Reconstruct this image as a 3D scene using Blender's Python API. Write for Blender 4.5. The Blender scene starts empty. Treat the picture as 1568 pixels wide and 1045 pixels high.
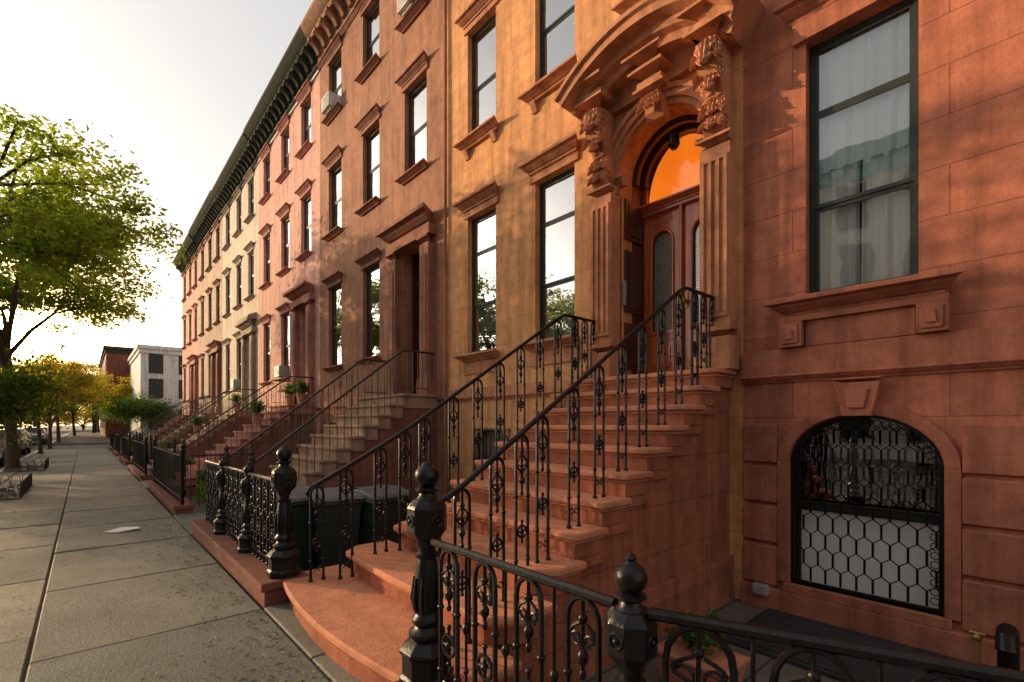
import bpy, bmesh, math, random
import numpy as np
from mathutils import Vector, Matrix
rd=math.radians
random.seed(7)
D=5.2; CAMH=1.556
SUN_AZ=-28; SUN_EL=12
scene=bpy.context.scene

# ------------------------------------------------------------------ materials
def newmat(name):
    m=bpy.data.materials.new(name); m.use_nodes=True
    nt=m.node_tree; nt.nodes.clear()
    out=nt.nodes.new('ShaderNodeOutputMaterial')
    return m,nt,out
def N(nt,t,**k):
    n=nt.nodes.new(t)
    for a,b in k.items(): setattr(n,a,b)
    return n
def mixc(nt,fac,a,b,mode='MIX'):
    n=N(nt,'ShaderNodeMix',data_type='RGBA',blend_type=mode)
    for s,v in ((0,fac),(6,a),(7,b)):
        if hasattr(v,'is_output'): nt.links.new(v,n.inputs[s])
        else: n.inputs[s].default_value=v if s==0 else (*v[:3],1)
    return n.outputs[2]
def ramp(nt,src,stops):
    n=N(nt,'ShaderNodeValToRGB'); cr=n.color_ramp
    while len(cr.elements)<len(stops): cr.elements.new(.5)
    for e,(p,c) in zip(cr.elements,stops):
        e.position=p; e.color=(c,c,c,1) if not hasattr(c,'__len__') else (*c,1)
    nt.links.new(src,n.inputs[0]); return n.outputs[0]
def noise(nt,vec,scale,detail=4,rough=.6):
    n=N(nt,'ShaderNodeTexNoise'); n.inputs['Scale'].default_value=scale
    n.inputs['Detail'].default_value=detail; n.inputs['Roughness'].default_value=rough
    nt.links.new(vec,n.inputs['Vector']); return n.outputs['Fac']
def sc(c,k): return tuple(min(1,x*k) for x in c)

def stone(name,col,joint=None,rough=.85,bump=.3,stain=.3,streak=True,grain=60,jaxis=1):
    m,nt,out=newmat(name)
    p=N(nt,'ShaderNodeBsdfPrincipled'); p.inputs['Roughness'].default_value=rough
    p.inputs['Specular IOR Level'].default_value=.2
    nt.links.new(p.outputs[0],out.inputs[0])
    tc=N(nt,'ShaderNodeTexCoord'); v=tc.outputs['Object']
    big=noise(nt,v,.7,5,.65); mid=noise(nt,v,5,6,.7); fine=noise(nt,v,grain,3,.7)
    c=mixc(nt,ramp(nt,big,[(.32,0),(.68,1)]),sc((col[0]*.94,col[1]*1.02,col[2]*1.12),1-stain),sc(col,1.12))
    c=mixc(nt,.5,c,mixc(nt,ramp(nt,mid,[(.35,0),(.65,1)]),sc(col,.6),sc(col,1.25)))
    c=mixc(nt,.55,c,ramp(nt,fine,[(.25,.55),(.7,1.0)]),'MULTIPLY')
    if streak:
        mp=N(nt,'ShaderNodeMapping'); mp.inputs['Scale'].default_value=(4,4,.35)
        nt.links.new(v,mp.inputs['Vector'])
        st=noise(nt,mp.outputs[0],1.6,5,.6)
        c=mixc(nt,.6,c,ramp(nt,st,[(.38,.55),(.55,1.0)]),'MULTIPLY')
    hm=N(nt,'ShaderNodeMath',operation='MULTIPLY_ADD'); nt.links.new(mid,hm.inputs[0]); hm.inputs[1].default_value=1.5; nt.links.new(fine,hm.inputs[2]); h=hm.outputs[0]
    if joint:
        sx=N(nt,'ShaderNodeSeparateXYZ'); nt.links.new(v,sx.inputs[0])
        cx=N(nt,'ShaderNodeCombineXYZ'); nt.links.new(sx.outputs[jaxis],cx.inputs[0]); nt.links.new(sx.outputs[2],cx.inputs[1])
        b=N(nt,'ShaderNodeTexBrick'); nt.links.new(cx.outputs[0],b.inputs['Vector'])
        b.inputs['Scale'].default_value=1; b.inputs['Brick Width'].default_value=joint[0]; b.inputs['Row Height'].default_value=joint[1]
        b.inputs['Mortar Size'].default_value=joint[2]; b.inputs['Mortar Smooth'].default_value=.3
        b.inputs['Color1'].default_value=(1,1,1,1); b.inputs['Color2'].default_value=(.88,.86,.87,1); b.inputs['Mortar'].default_value=(joint[3],)*3+(1,)
        c=mixc(nt,1,c,b.outputs['Color'],'MULTIPLY')
        jm=N(nt,'ShaderNodeMath',operation='MULTIPLY_ADD'); nt.links.new(b.outputs['Fac'],jm.inputs[0]); jm.inputs[1].default_value=-1.8; nt.links.new(h,jm.inputs[2]); h=jm.outputs[0]
    nt.links.new(c,p.inputs['Base Color'])
    bp=N(nt,'ShaderNodeBump'); bp.inputs['Strength'].default_value=bump; bp.inputs['Distance'].default_value=.012
    nt.links.new(h,bp.inputs['Height']); nt.links.new(bp.outputs[0],p.inputs['Normal'])
    return m
def simple(name,col,rough=.5,metal=0,spec=.5,var=.2,scale=8,bump=0,coat=0,emit=0,grain=False):
    m,nt,out=newmat(name)
    p=N(nt,'ShaderNodeBsdfPrincipled'); p.inputs['Roughness'].default_value=rough
    p.inputs['Metallic'].default_value=metal; p.inputs['Specular IOR Level'].default_value=spec
    p.inputs['Coat Weight'].default_value=coat
    nt.links.new(p.outputs[0],out.inputs[0])
    tc=N(nt,'ShaderNodeTexCoord'); v=tc.outputs['Object']
    if grain:
        mp=N(nt,'ShaderNodeMapping'); mp.inputs['Scale'].default_value=(6,6,.6); nt.links.new(v,mp.inputs['Vector']); v=mp.outputs[0]
    n=noise(nt,v,scale,5)
    cc=mixc(nt,ramp(nt,n,[(.3,0),(.7,1)]),sc(col,1-var),sc(col,1+var))
    nt.links.new(cc,p.inputs['Base Color'])
    if emit: nt.links.new(cc,p.inputs['Emission Color']); p.inputs['Emission Strength'].default_value=emit
    if bump:
        bp=N(nt,'ShaderNodeBump'); bp.inputs['Strength'].default_value=bump; bp.inputs['Distance'].default_value=.01
        nt.links.new(n,bp.inputs['Height']); nt.links.new(bp.outputs[0],p.inputs['Normal'])
    return m
def glassmat(name,refl=.35,tint=(.93,.97,.97)):
    m,nt,out=newmat(name)
    g=N(nt,'ShaderNodeBsdfGlossy'); g.inputs['Roughness'].default_value=.015; g.inputs['Color'].default_value=(.95,.97,1,1)
    t=N(nt,'ShaderNodeBsdfTransparent'); t.inputs['Color'].default_value=(*tint,1)
    lw=N(nt,'ShaderNodeLayerWeight'); lw.inputs['Blend'].default_value=.35
    f=N(nt,'ShaderNodeMath',operation='MULTIPLY_ADD',use_clamp=True); nt.links.new(lw.outputs['Fresnel'],f.inputs[0]); f.inputs[1].default_value=.9; f.inputs[2].default_value=refl
    tc=N(nt,'ShaderNodeTexCoord'); n=noise(nt,tc.outputs['Object'],1.7,2)
    bp=N(nt,'ShaderNodeBump'); bp.inputs['Strength'].default_value=.12; bp.inputs['Distance'].default_value=.03
    nt.links.new(n,bp.inputs['Height']); nt.links.new(bp.outputs[0],g.inputs['Normal'])
    mx=N(nt,'ShaderNodeMixShader'); nt.links.new(f.outputs[0],mx.inputs[0]); nt.links.new(t.outputs[0],mx.inputs[1]); nt.links.new(g.outputs[0],mx.inputs[2])
    nt.links.new(mx.outputs[0],out.inputs[0]); return m
def leafmat(name,cd,ct,tw=.5):
    m,nt,out=newmat(name)
    tc=N(nt,'ShaderNodeTexCoord'); n=noise(nt,tc.outputs['Object'],.9,4,.7); n2=noise(nt,tc.outputs['Object'],14,2)
    f=ramp(nt,n,[(.3,0),(.7,1)]); f2=ramp(nt,n2,[(.3,.6),(.7,1.0)])
    d=N(nt,'ShaderNodeBsdfDiffuse'); t=N(nt,'ShaderNodeBsdfTranslucent'); mx=N(nt,'ShaderNodeMixShader'); mx.inputs[0].default_value=tw
    nt.links.new(mixc(nt,1,mixc(nt,f,sc(cd,.7),sc(cd,1.3)),f2,'MULTIPLY'),d.inputs[0])
    nt.links.new(mixc(nt,1,mixc(nt,f,(ct[0]*.7,ct[1]*.9,ct[2]),(ct[0]*1.25,ct[1]*1.05,ct[2]*.8)),f2,'MULTIPLY'),t.inputs[0])
    g=N(nt,'ShaderNodeBsdfGlossy'); g.inputs['Roughness'].default_value=.45; g.inputs['Color'].default_value=(.5,.5,.4,1)
    m2=N(nt,'ShaderNodeMixShader'); m2.inputs[0].default_value=.05
    nt.links.new(d.outputs[0],mx.inputs[1]); nt.links.new(t.outputs[0],mx.inputs[2])
    nt.links.new(mx.outputs[0],m2.inputs[1]); nt.links.new(g.outputs[0],m2.inputs[2])
    nt.links.new(m2.outputs[0],out.inputs[0]); return m

M={}
M['h0']=stone('brownstone_red',(.58,.20,.118),(1.15,.405,.006,.58),stain=.34)
M['h1']=stone('brownstone_tan',(.86,.405,.17),(.98,.41,.005,.66),stain=.26)
M['h2']=stone('brownstone_brown',(.48,.22,.13),(1.0,.45,.004,.85),bump=.6,stain=.34)
M['h3']=stone('painted_pink',(.76,.39,.31),None,stain=.2)
M['h4']=stone('painted_cream',(.70,.56,.43),None,stain=.2)
M['h5']=stone('brownstone_sand',(.58,.39,.28),(1.0,.45,.004,.8),stain=.25)
M['h6']=stone('painted_salmon',(.66,.34,.24),None,stain=.2)
M['trim0']=stone('trim_red',(.50,.175,.105),None,stain=.34)
M['trim1']=stone('trim_tan',(.62,.27,.14),None,stain=.34)
M['trim2']=stone('trim_brown',(.36,.155,.10),None,stain=.3)
M['trim3']=stone('trim_pink',(.50,.20,.16),None)
M['trim4']=stone('trim_cream',(.38,.31,.23),None)
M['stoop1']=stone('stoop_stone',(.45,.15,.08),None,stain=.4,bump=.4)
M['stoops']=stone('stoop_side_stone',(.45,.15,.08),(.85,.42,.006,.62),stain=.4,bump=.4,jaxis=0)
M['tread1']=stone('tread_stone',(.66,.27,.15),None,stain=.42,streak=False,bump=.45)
M['stoop2']=stone('stoop_tan',(.42,.27,.18),None,stain=.3)
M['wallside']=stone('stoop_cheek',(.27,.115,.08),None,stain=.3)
M['cope']=stone('coping_stone',(.24,.092,.062),None,stain=.4,streak=False,bump=.45)
M['court']=stone('court_paving',(.18,.15,.13),(.75,.6,.012,.35),stain=.5,streak=False)
M['cornice']=simple('cornice_paint',(.05,.055,.042),.95,spec=.05)
M['cornb']=stone('cornice_brown',(.38,.19,.11),None)
M['white']=stone('white_paint',(.80,.77,.72),None,stain=.1)
M['frame']=simple('sash_paint_dark',(.028,.037,.032),.45,spec=.3)
M['iron']=simple('cast_iron_black',(.008,.007,.007),.33,0,.28,.5,40,.3,coat=.04)
M['ironold']=simple('railing_iron',(.035,.02,.017),.55)
M['glass']=glassmat('window_glass',.15)
M['glassf']=glassmat('window_glass_far',.38)
M['dark']=simple('room_dark',(.05,.047,.042),.9,spec=.1)
M['blind']=simple('blind_fabric',(.86,.86,.83),.8,spec=.2,var=.04)
M['curtain']=simple('curtain_fabric',(.94,.94,.92),.9,spec=.1,var=.03,scale=3)
M['door']=simple('varnished_wood',(.42,.095,.028),.3,0,.5,.5,3,.05,coat=.5,grain=True)
M['doord']=simple('dark_door_wood',(.085,.026,.016),.35,0,.5,.4,3,grain=True)
M['fanglow']=simple('fanlight_reflection_glow',(.98,.20,.012),.12,0,.6,.15,2,coat=.4,emit=.85)  # warm reflection on the fanlight put into its orange colour and added emission
M['asph']=simple('asphalt',(.05,.05,.052),.9,var=.25,scale=20,bump=.3)
M['ground']=simple('ground_soil',(.09,.08,.06),.95,var=.3,scale=2)
M['bin']=simple('bin_plastic',(.02,.035,.03),.45)
M['binlid']=simple('bin_lid_plastic',(.12,.13,.13),.4)
M['grey']=simple('grey_metal',(.30,.30,.29),.5)
M['plate']=simple('steel_plate',(.03,.03,.031),.6,spec=.4,var=.4,scale=5)
M['brass']=simple('brass',(.35,.22,.08),.5,.6)
M['pot']=simple('terracotta',(.42,.16,.09),.8)
M['bark']=simple('bark',(.06,.043,.03),.95,var=.4,scale=12,bump=.8)
M['leaf']=leafmat('leaf_foliage',(.07,.135,.02),(.52,.66,.045),.56)
M['leafg']=leafmat('leaf_sunlit_gold',(.11,.14,.02),(.85,.62,.04),.62)
M['leafd']=leafmat('leaf_bush',(.06,.12,.02),(.28,.46,.04),.4)
M['litter']=leafmat('dry_leaf',(.26,.20,.08),(.3,.2,.05),.1)
M['brick']=stone('red_brick',(.34,.11,.07),(.3,.1,.012,.8))
M['teal']=simple('teal_paint',(.16,.42,.38),.6)
M['tan']=simple('tan_wall',(.72,.66,.55),.8)
M['car']=simple('car_paint_dark',(.03,.035,.045),.25,0,.5,.05,coat=.8)
M['carw']=simple('car_paint_silver',(.4,.41,.42),.25,.3,.5,.05,coat=.8)
M['tyre']=simple('tyre_rubber',(.02,.02,.02),.9)
M['paper']=simple('litter_paper',(.75,.74,.7),.8)

def slabmat():
    m,nt,out=newmat('bluestone_slab')
    p=N(nt,'ShaderNodeBsdfPrincipled'); p.inputs['Roughness'].default_value=.7; p.inputs['Specular IOR Level'].default_value=.35
    nt.links.new(p.outputs[0],out.inputs[0])
    a=N(nt,'ShaderNodeAttribute'); a.attribute_name='tint'
    tc=N(nt,'ShaderNodeTexCoord'); v=tc.outputs['Object']
    n1=noise(nt,v,1.1,6,.7); n2=noise(nt,v,45,4,.8); n3=noise(nt,v,3,6,.8); n4=noise(nt,v,14,3,.6)
    c=mixc(nt,a.outputs['Fac'],(.17,.185,.165),(.37,.33,.255))
    c=mixc(nt,.85,c,ramp(nt,n1,[(.3,.5),(.65,1.0)]),'MULTIPLY')
    c=mixc(nt,.8,c,ramp(nt,n2,[(.3,.4),(.65,1.0)]),'MULTIPLY')
    c=mixc(nt,ramp(nt,n3,[(.56,0),(.68,.7)]),c,(.08,.075,.06))
    c=mixc(nt,ramp(nt,n4,[(.66,0),(.70,.8)]),c,(.055,.05,.042))
    nt.links.new(c,p.inputs['Base Color'])
    bp=N(nt,'ShaderNodeBump'); bp.inputs['Strength'].default_value=.7; bp.inputs['Distance'].default_value=.016
    ad=N(nt,'ShaderNodeMath',operation='ADD'); nt.links.new(n2,ad.inputs[0]); nt.links.new(n3,ad.inputs[1])
    nt.links.new(ad.outputs[0],bp.inputs['Height']); nt.links.new(bp.outputs[0],p.inputs['Normal'])
    return m
M['slab']=slabmat()

# ------------------------------------------------------------------ mesh helpers
def empty(name):
    e=bpy.data.objects.new(name,None); scene.collection.objects.link(e); return e
class MB:
    def __init__(s): s.v=[]; s.f=[]
    def add(s,vs,fs):
        o=len(s.v); s.v+=[tuple(p) for p in vs]; s.f+=[tuple(i+o for i in f) for f in fs]
    def box(s,x0,x1,y0,y1,z0,z1):
        s.add([(x0,y0,z0),(x1,y0,z0),(x1,y1,z0),(x0,y1,z0),(x0,y0,z1),(x1,y0,z1),(x1,y1,z1),(x0,y1,z1)],
              [(0,3,2,1),(4,5,6,7),(0,1,5,4),(1,2,6,5),(2,3,7,6),(3,0,4,7)])
    def ext(s,pts,ax,a,b):
        f={'y':lambda p,t:(p[0],t,p[1]),'x':lambda p,t:(t,p[0],p[1]),'z':lambda p,t:(p[0],p[1],t)}[ax]
        n=len(pts)
        s.add([f(p,a) for p in pts]+[f(p,b) for p in pts],
              [tuple(range(n)),tuple(range(2*n-1,n-1,-1))]+[(i,(i+1)%n,n+(i+1)%n,n+i) for i in range(n)])
    def lathe(s,cx,cy,prof,n=20,rot=0,cap=True):
        vs=[];fs=[]
        for r,z in prof:
            for i in range(n):
                a=2*math.pi*i/n+rot; vs.append((cx+r*math.cos(a),cy+r*math.sin(a),z))
        for j in range(len(prof)-1):
            for i in range(n):
                k=(i+1)%n; fs.append((j*n+i,j*n+k,(j+1)*n+k,(j+1)*n+i))
        fs.append(tuple(range(n-1,-1,-1))); fs.append(tuple(range((len(prof)-1)*n,len(prof)*n)))
        s.add(vs,fs)
    def tube(s,pts,r,n=6,closed=False):
        P=[Vector(p) for p in pts]; m=len(P); vs=[];fs=[]
        rr=r if hasattr(r,'__len__') else [r]*m
        up=None
        for i in range(m):
            if closed: t=P[(i+1)%m]-P[i-1]
            else: t=P[min(i+1,m-1)]-P[max(i-1,0)]
            t.normalize()
            if up is None:
                up=Vector((0,0,1)) if abs(t.z)<.9 else Vector((1,0,0))
                up=(up-t*up.dot(t)).normalized()
            else:
                u=up-t*up.dot(t)
                up=u.normalized() if u.length>1e-5 else up
            b=t.cross(up)
            for k in range(n):
                a=2*math.pi*k/n+math.pi/n; vs.append(P[i]+(up*math.cos(a)+b*math.sin(a))*rr[i])
        for i in range(m if closed else m-1):
            j=(i+1)%m
            for k in range(n):
                l=(k+1)%n; fs.append((i*n+k,i*n+l,j*n+l,j*n+k))
        if not closed: fs.append(tuple(range(n-1,-1,-1))); fs.append(tuple(range((m-1)*n,m*n)))
        s.add(vs,fs)
    def ball(s,c,r,n=8,sx=1,sy=1,sz=1):
        vs=[];fs=[]; m=max(4,n//2+1)
        for j in range(m+1):
            t=math.pi*j/m
            for i in range(n):
                a=2*math.pi*i/n
                vs.append((c[0]+r*sx*math.sin(t)*math.cos(a),c[1]+r*sy*math.sin(t)*math.sin(a),c[2]+r*sz*math.cos(t)))
        for j in range(m):
            for i in range(n):
                k=(i+1)%n; fs.append((j*n+i,(j+1)*n+i,(j+1)*n+k,j*n+k))
        s.add(vs,fs)
    def arc(s,yc,zc,a0,a1,n,prof,x=D):
        vs=[];fs=[];m=len(prof)
        for i in range(n+1):
            a=a0+(a1-a0)*i/n
            for o,r in prof: vs.append((x-o,yc+r*math.sin(a),zc+r*math.cos(a)))
        for i in range(n):
            for k in range(m):
                l=(k+1)%m; fs.append((i*m+k,i*m+l,(i+1)*m+l,(i+1)*m+k))
        fs.append(tuple(range(m))); fs.append(tuple(range(n*m+m-1,n*m-1,-1)))
        s.add(vs,fs)
    def obj(s,name,mat,parent=None,bevel=0,smooth=35,recalc=True):
        me=bpy.data.meshes.new(name); me.from_pydata(s.v,[],s.f)
        if recalc:
            bm=bmesh.new(); bm.from_mesh(me); bmesh.ops.recalc_face_normals(bm,faces=bm.faces); bm.to_mesh(me); bm.free()
        if smooth:
            me.polygons.foreach_set('use_smooth',[True]*len(me.polygons)); me.set_sharp_from_angle(angle=rd(smooth))
        me.materials.append(M[mat] if isinstance(mat,str) else mat)
        o=bpy.data.objects.new(name,me); scene.collection.objects.link(o)
        if parent: o.parent=parent
        if bevel:
            b=o.modifiers.new('bev','BEVEL'); b.width=bevel; b.segments=2; b.limit_method='ANGLE'; b.angle_limit=rd(40); b.harden_normals=False
        return o

def moulding(mb,y0,y1,z0,z1,p,x=D,ret=True):
    h=z1-z0
    prof=[(0,z0),(.30*p,z0),(.34*p,z0+.2*h),(.48*p,z0+.26*h),(.62*p,z0+.45*h),(.72*p,z0+.52*h),(.76*p,z0+.62*h),(p,z0+.68*h),(p,z1-.06*h),(.93*p,z1),(0,z1)]
    vs=[];n=len(prof)
    k=.8 if ret else 0
    for o,z in prof: vs.append((x-o if o else x+.03,y0+(p-o)*k,z))
    for o,z in prof: vs.append((x-o if o else x+.03,y1-(p-o)*k,z))
    mb.add(vs,[tuple(range(n)),tuple(range(2*n-1,n-1,-1))]+[(i,(i+1)%n,n+(i+1)%n,n+i) for i in range(n)])

def wall(mb,y0,y1,z0,z1,holes,x=D,depth=.26):
    ys=sorted({y0,y1,*[h[0] for h in holes],*[h[1] for h in holes]})
    zs=sorted({z0,z1,*[h[2] for h in holes],*[h[3] for h in holes]})
    for a,b in zip(ys,ys[1:]):
        for c,d in zip(zs,zs[1:]):
            if any(h[0]<=a and b<=h[1] and h[2]<=c and d<=h[3] for h in holes): continue
            mb.add([(x,a,c),(x,b,c),(x,b,d),(x,a,d)],[(3,2,1,0)])
    for a,b,c,d in holes:
        X=x+depth
        mb.add([(x,a,c),(x,b,c),(x,b,d),(x,a,d),(X,a,c),(X,b,c),(X,b,d),(X,a,d)],[(0,1,5,4),(2,3,7,6),(1,2,6,5),(3,0,4,7)])

class House:
    def __init__(s,name,wallm,trimm):
        s.e=empty(name); s.wm=wallm; s.tm=trimm
        s.w=MB(); s.t=MB(); s.fr=MB(); s.gl=MB(); s.bl=MB(); s.holes=[]; s.cu=MB()
    def win(s,yc,w,z0,z1,bars,far=False,blind=None,reg=True):
        y0,y1=yc-w/2,yc+w/2
        if reg: s.holes.append((y0,y1,z0,z1))
        x=D+.09; f=s.fr; t=.045
        f.box(x+.01,x+.1,y0,y0+t,z0,z1); f.box(x+.01,x+.1,y1-t,y1,z0,z1)
        f.box(x+.011,x+.099,y0+t,y1-t,z1-t,z1); f.box(x-.03,x+.1,y0+t,y1-t,z0,z0+.05)
        bb=[z0]+list(bars)+[z1]
        for i in range(len(bb)-1):
            a,b=bb[i],bb[i+1]; xx=x+.034-.014*(i>0); q=.032
            a1=a+(.05 if i==0 else 0); b1=b-(t if i==len(bb)-2 else 0)
            f.box(xx,xx+.03,y0+t,y0+t+q,a1,b1); f.box(xx,xx+.03,y1-t-q,y1-t,a1,b1)
            f.box(xx-.002,xx+.032,y0+t+q,y1-t-q,b1-.035,b1-.001); f.box(xx-.002,xx+.032,y0+t+q,y1-t-q,a1+.001,a1+.035)
            gx=xx+.007
            s.gl.add([(gx,y0+t+q,a1+.03),(gx,y1-t-q,a1+.03),(gx,y1-t-q,b1-.03),(gx,y0+t+q,b1-.03)],[(3,2,1,0)])
        if blind is None: blind=random.choice([.45,.5,.55,.7,.9,.95])
        zb=z1-(z1-z0)*blind; xb=x+.105
        if far:
            s.bl.box(xb,xb+.01,y0+.03,y1-.03,zb,z1-.03)
        elif blind>0:
            z=z1-.06
            while z>zb:
                s.bl.add([(xb-.012,y0+.05,z),(xb-.012,y1-.05,z),(xb+.012,y1-.05,z+.026),(xb+.012,y0+.05,z+.026)],[(0,1,2,3)]); z-=.03
            s.bl.box(xb-.015,xb+.015,y0+.05,y1-.05,zb-.03,zb-.005)
    def sill(s,yc,w,z,p=.14,h=.11,brk=False,ov=.14):
        moulding(s.t,yc-w/2-ov,yc+w/2+ov,z-h,z-.002,p)
        if brk:
            for sg in (-1,1):
                c=yc+sg*(w/2-.02)
                s.t.ext([(D+.02,z-h-.16),(D-.03,z-h-.16),(D-.05,z-h-.1),(D-.09,z-h-.04),(D-.10,z-h-.001),(D+.02,z-h-.001)],'y',c-.05,c+.05)
    def hood(s,yc,w,z,p=.18,h=.17,ov=.17,frieze=.13):
        s.t.box(D-.035,D+.02,yc-w/2-ov*.45,yc+w/2+ov*.45,z+.002,z+frieze)
        moulding(s.t,yc-w/2-ov,yc+w/2+ov,z+frieze,z+frieze+h,p)
    def finish(s,y0,y1,zt,zb=-.32,side=(0,0)):
        wall(s.w,y0,y1,zb,zt,s.holes)
        s.w.obj('facade_wall',s.wm,s.e,recalc=False,smooth=0)
        b=MB(); b.box(D+.9,D+12,y0+.002,y1-.002,zb,zt-.1); b.box(D+.27,D+12.01,y0+.001,y1-.001,zt-.099,zt-.02)
        if side[0]: b.box(D+.001,D+.9,y0+.001,y0+.2,zb,zt-.1)
        if side[1]: b.box(D+.001,D+.9,y1-.2,y1-.001,zb,zt-.1)
        b.obj('body_and_roof',s.wm,s.e)
        d=MB(); d.box(D+.86,D+.89,y0+.21,y1-.21,zb,zt-.11); d.box(D+.27,D+.86,y0+.20,y0+.21,zb,zt-.11)
        for z in (1.95,5.8,9.2): d.box(D+.27,D+.86,y0+.22,y1-.22,z,z+.1)
        d.obj('interior_backing','dark',s.e)
        s.t.obj('stone_trim',s.tm,s.e,bevel=.006)
        if s.fr.v: s.fr.obj('window_frames','frame',s.e,smooth=0)
        s.gl.obj('window_panes',s.glm if hasattr(s,'glm') else 'glass',s.e,smooth=0,recalc=False)
        if s.bl.v: s.bl.obj('window_blinds','blind',s.e,smooth=0)
        if s.cu.v: s.cu.obj('curtains','curtain',s.e,smooth=80,recalc=False)

def cornice(par,y0,y1,z,mat,p=.55,h=.75,step=.42):
    mb=MB()
    mb.box(D-.06,D+.3,y0,y1,z-.25,z)
    prof=[(0,0),(.12,0),(.16,.1),(.22,.14),(.26,.28),(.62,.34),(.66,.5),(.78,.56),(.9,.7),(1,.8),(1,.95),(.9,1),(-.6,1),(-.6,0)]
    mb.ext([(D-o*p,z+q*h) for o,q in prof],'y',y0,y1)
    n=int((y1-y0)/step)
    for i in range(n):
        c=y0+(i+.5)*(y1-y0)/n
        mb.ext([(D-.05,z-.12),(D-.14,z-.1),(D-.2,z+.02),(D-.3,z+.1),(D-.42,z+.16),(D-.42,z+.255),(D-.05,z+.25)],'y',c-.07,c+.07)
    moulding(mb,y0,y1,z-.36,z-.252,.1,ret=False)
    mb.obj('roof_cornice',mat,par)

# ============================ HOUSE 0 (right) ================================
H=House('brownstone_house','h0','trim0')
H.win(1.19,.84,2.76,5.22,(3.64,4.54),blind=0)
H.win(-1.0,.84,2.76,5.22,(3.64,4.54),blind=.5)
for y in (-1.0,1.19): H.win(y,.84,6.75,8.9,(7.8,),blind=.5)
H.holes.append((.61,1.75,.0,1.66))
cu=H.cu
def curtain(mb,y0,y1,z0,z1,x,amp,fr,seed):
    rnd=random.Random(seed); n=70; vs=[];fs=[]
    ph=[rnd.uniform(0,6) for _ in range(3)]
    for j in range(9):
        for i in range(n+1):
            y=y0+(y1-y0)*i/n; t=j/8
            xx=x+amp*(math.sin(y*fr+ph[0])+.6*math.sin(y*fr*1.73+ph[1]+t*.5)+.3*math.sin(y*fr*3.1+ph[2]))*(.6+.4*(1-t))
            vs.append((xx,y+.01*math.sin(t*3+i*.2),z0+(z1-z0)*t))
    for j in range(8):
        for i in range(n): a=j*(n+1)+i; fs.append((a,a+1,a+n+2,a+n+1))
    mb.add(vs,fs)
curtain(cu,.80,1.58,4.0,5.2,D+.19,.016,55,1)
curtain(cu,.78,1.20,2.78,4.55,D+.215,.022,42,2); curtain(cu,1.22,1.60,2.78,4.55,D+.22,.022,38,3)
t=H.t
for y in (-1.0,1.19):
    moulding(t,y-.73,y+.73,2.60,2.755,.24)
    t.box(D-.1,D+.02,y-.62,y+.62,2.54,2.598)
    for sg in (-1,1):
        c=y+sg*.52
        t.box(D-.12,D+.02,c-.1,c+.1,2.30,2.538)
        t.box(D-.137,D-.11,c-.07,c+.07,2.33,2.51)
        t.ext([(c-.035,2.37),(c+.035,2.37),(c+.022,2.47),(c-.022,2.47)],'x',D-.155,D-.13)
    t.box(D-.05,D+.02,y-.41,y+.41,2.30,2.538)
    moulding(t,y-.66,y+.66,5.42,5.60,.2); t.box(D-.06,D+.02,y-.52,y+.52,5.225,5.418)
    moulding(t,y-.6,y+.6,6.6,6.745,.16)
t.box(D-.055,D+.02,-6,2.19,2.05,2.295)
moulding(t,-6,2.2,1.97,2.048,.09,ret=False)
AY=1.18
def arch_fill(mb,y0,y1,zs,zt,x0,x1,rise=None,n=20):
    yc=(y0+y1)/2; r=(y1-y0)/2; ri=rise or r
    pts=[(y0,zs),(y0,zt),(y1,zt),(y1,zs)]+[(yc+r*math.cos(a),zs+ri*math.sin(a)) for a in [math.pi*i/n for i in range(1,n)]]
    mb.ext(pts,'x',x0,x1)
fill=MB(); arch_fill(fill,.61,1.75,1.2,1.662,D-.002,D+.26,rise=.44); fill.obj('arch_spandrel','h0',H.e,smooth=20)
t.ext([(1.07,1.63),(1.29,1.63),(1.35,1.93),(1.01,1.93)],'x',D-.11,D+.02)
t.ext([(1.12,1.70),(1.24,1.70),(1.27,1.87),(1.09,1.87)],'x',D-.135,D-.11)
moulding(t,.99,1.37,1.925,1.968,.13)
zc=[-.08,.35,.75,1.15,1.575]
for a,b in zip(zc,zc[1:]):
    for (ya,yb) in ((-6,.50),(1.86,2.18)):
        t.ext([(D+.01,a+.004),(D-.036,a+.026),(D-.036,b-.026),(D+.01,b-.004)],'y',ya,yb)
def ell_ring(mb,yc,zs,rx,rz,wd,out,n=24,x=D):
    vs=[];fs=[]
    for i in range(n+1):
        a=math.pi*i/n
        for (rxx,rzz) in ((rx,rz),(rx+wd,rz+wd)):
            for o in (out,-.01): vs.append((x-o,yc+rxx*math.cos(a),zs+rzz*math.sin(a)))
    for i in range(n):
        k=i*4
        fs+= [(k,k+4,k+6,k+2),(k+1,k+3,k+7,k+5),(k+2,k+6,k+7,k+3),(k,k+1,k+5,k+4)]
    fs+=[(0,2,3,1),(n*4,n*4+1,n*4+3,n*4+2)]
    mb.add(vs,fs)
ell_ring(t,AY,1.2,.575,.445,.10,.035)
for ya,yb in ((.505,.605),(1.755,1.855)): t.box(D-.035,D+.01,ya,yb,.0,1.198)
t.box(D-.08,D+.02,-6,2.19,-.32,-.085)
t.box(D-.06,D+.1,.56,1.80,-.083,.0)
g=MB(); gx=D+.03
def archz(y):
    q=1-((y-AY)/.56)**2
    return 1.2+.44*math.sqrt(max(q,0))
n=24
g.tube([(gx,AY-.555,.03),(gx,AY-.555,1.2)]+[(gx,AY-.555*math.cos(math.pi*i/n),1.2+.43*math.sin(math.pi*i/n)) for i in range(1,n)]+[(gx,AY+.555,1.2),(gx,AY+.555,.03)],.018,4)
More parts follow.
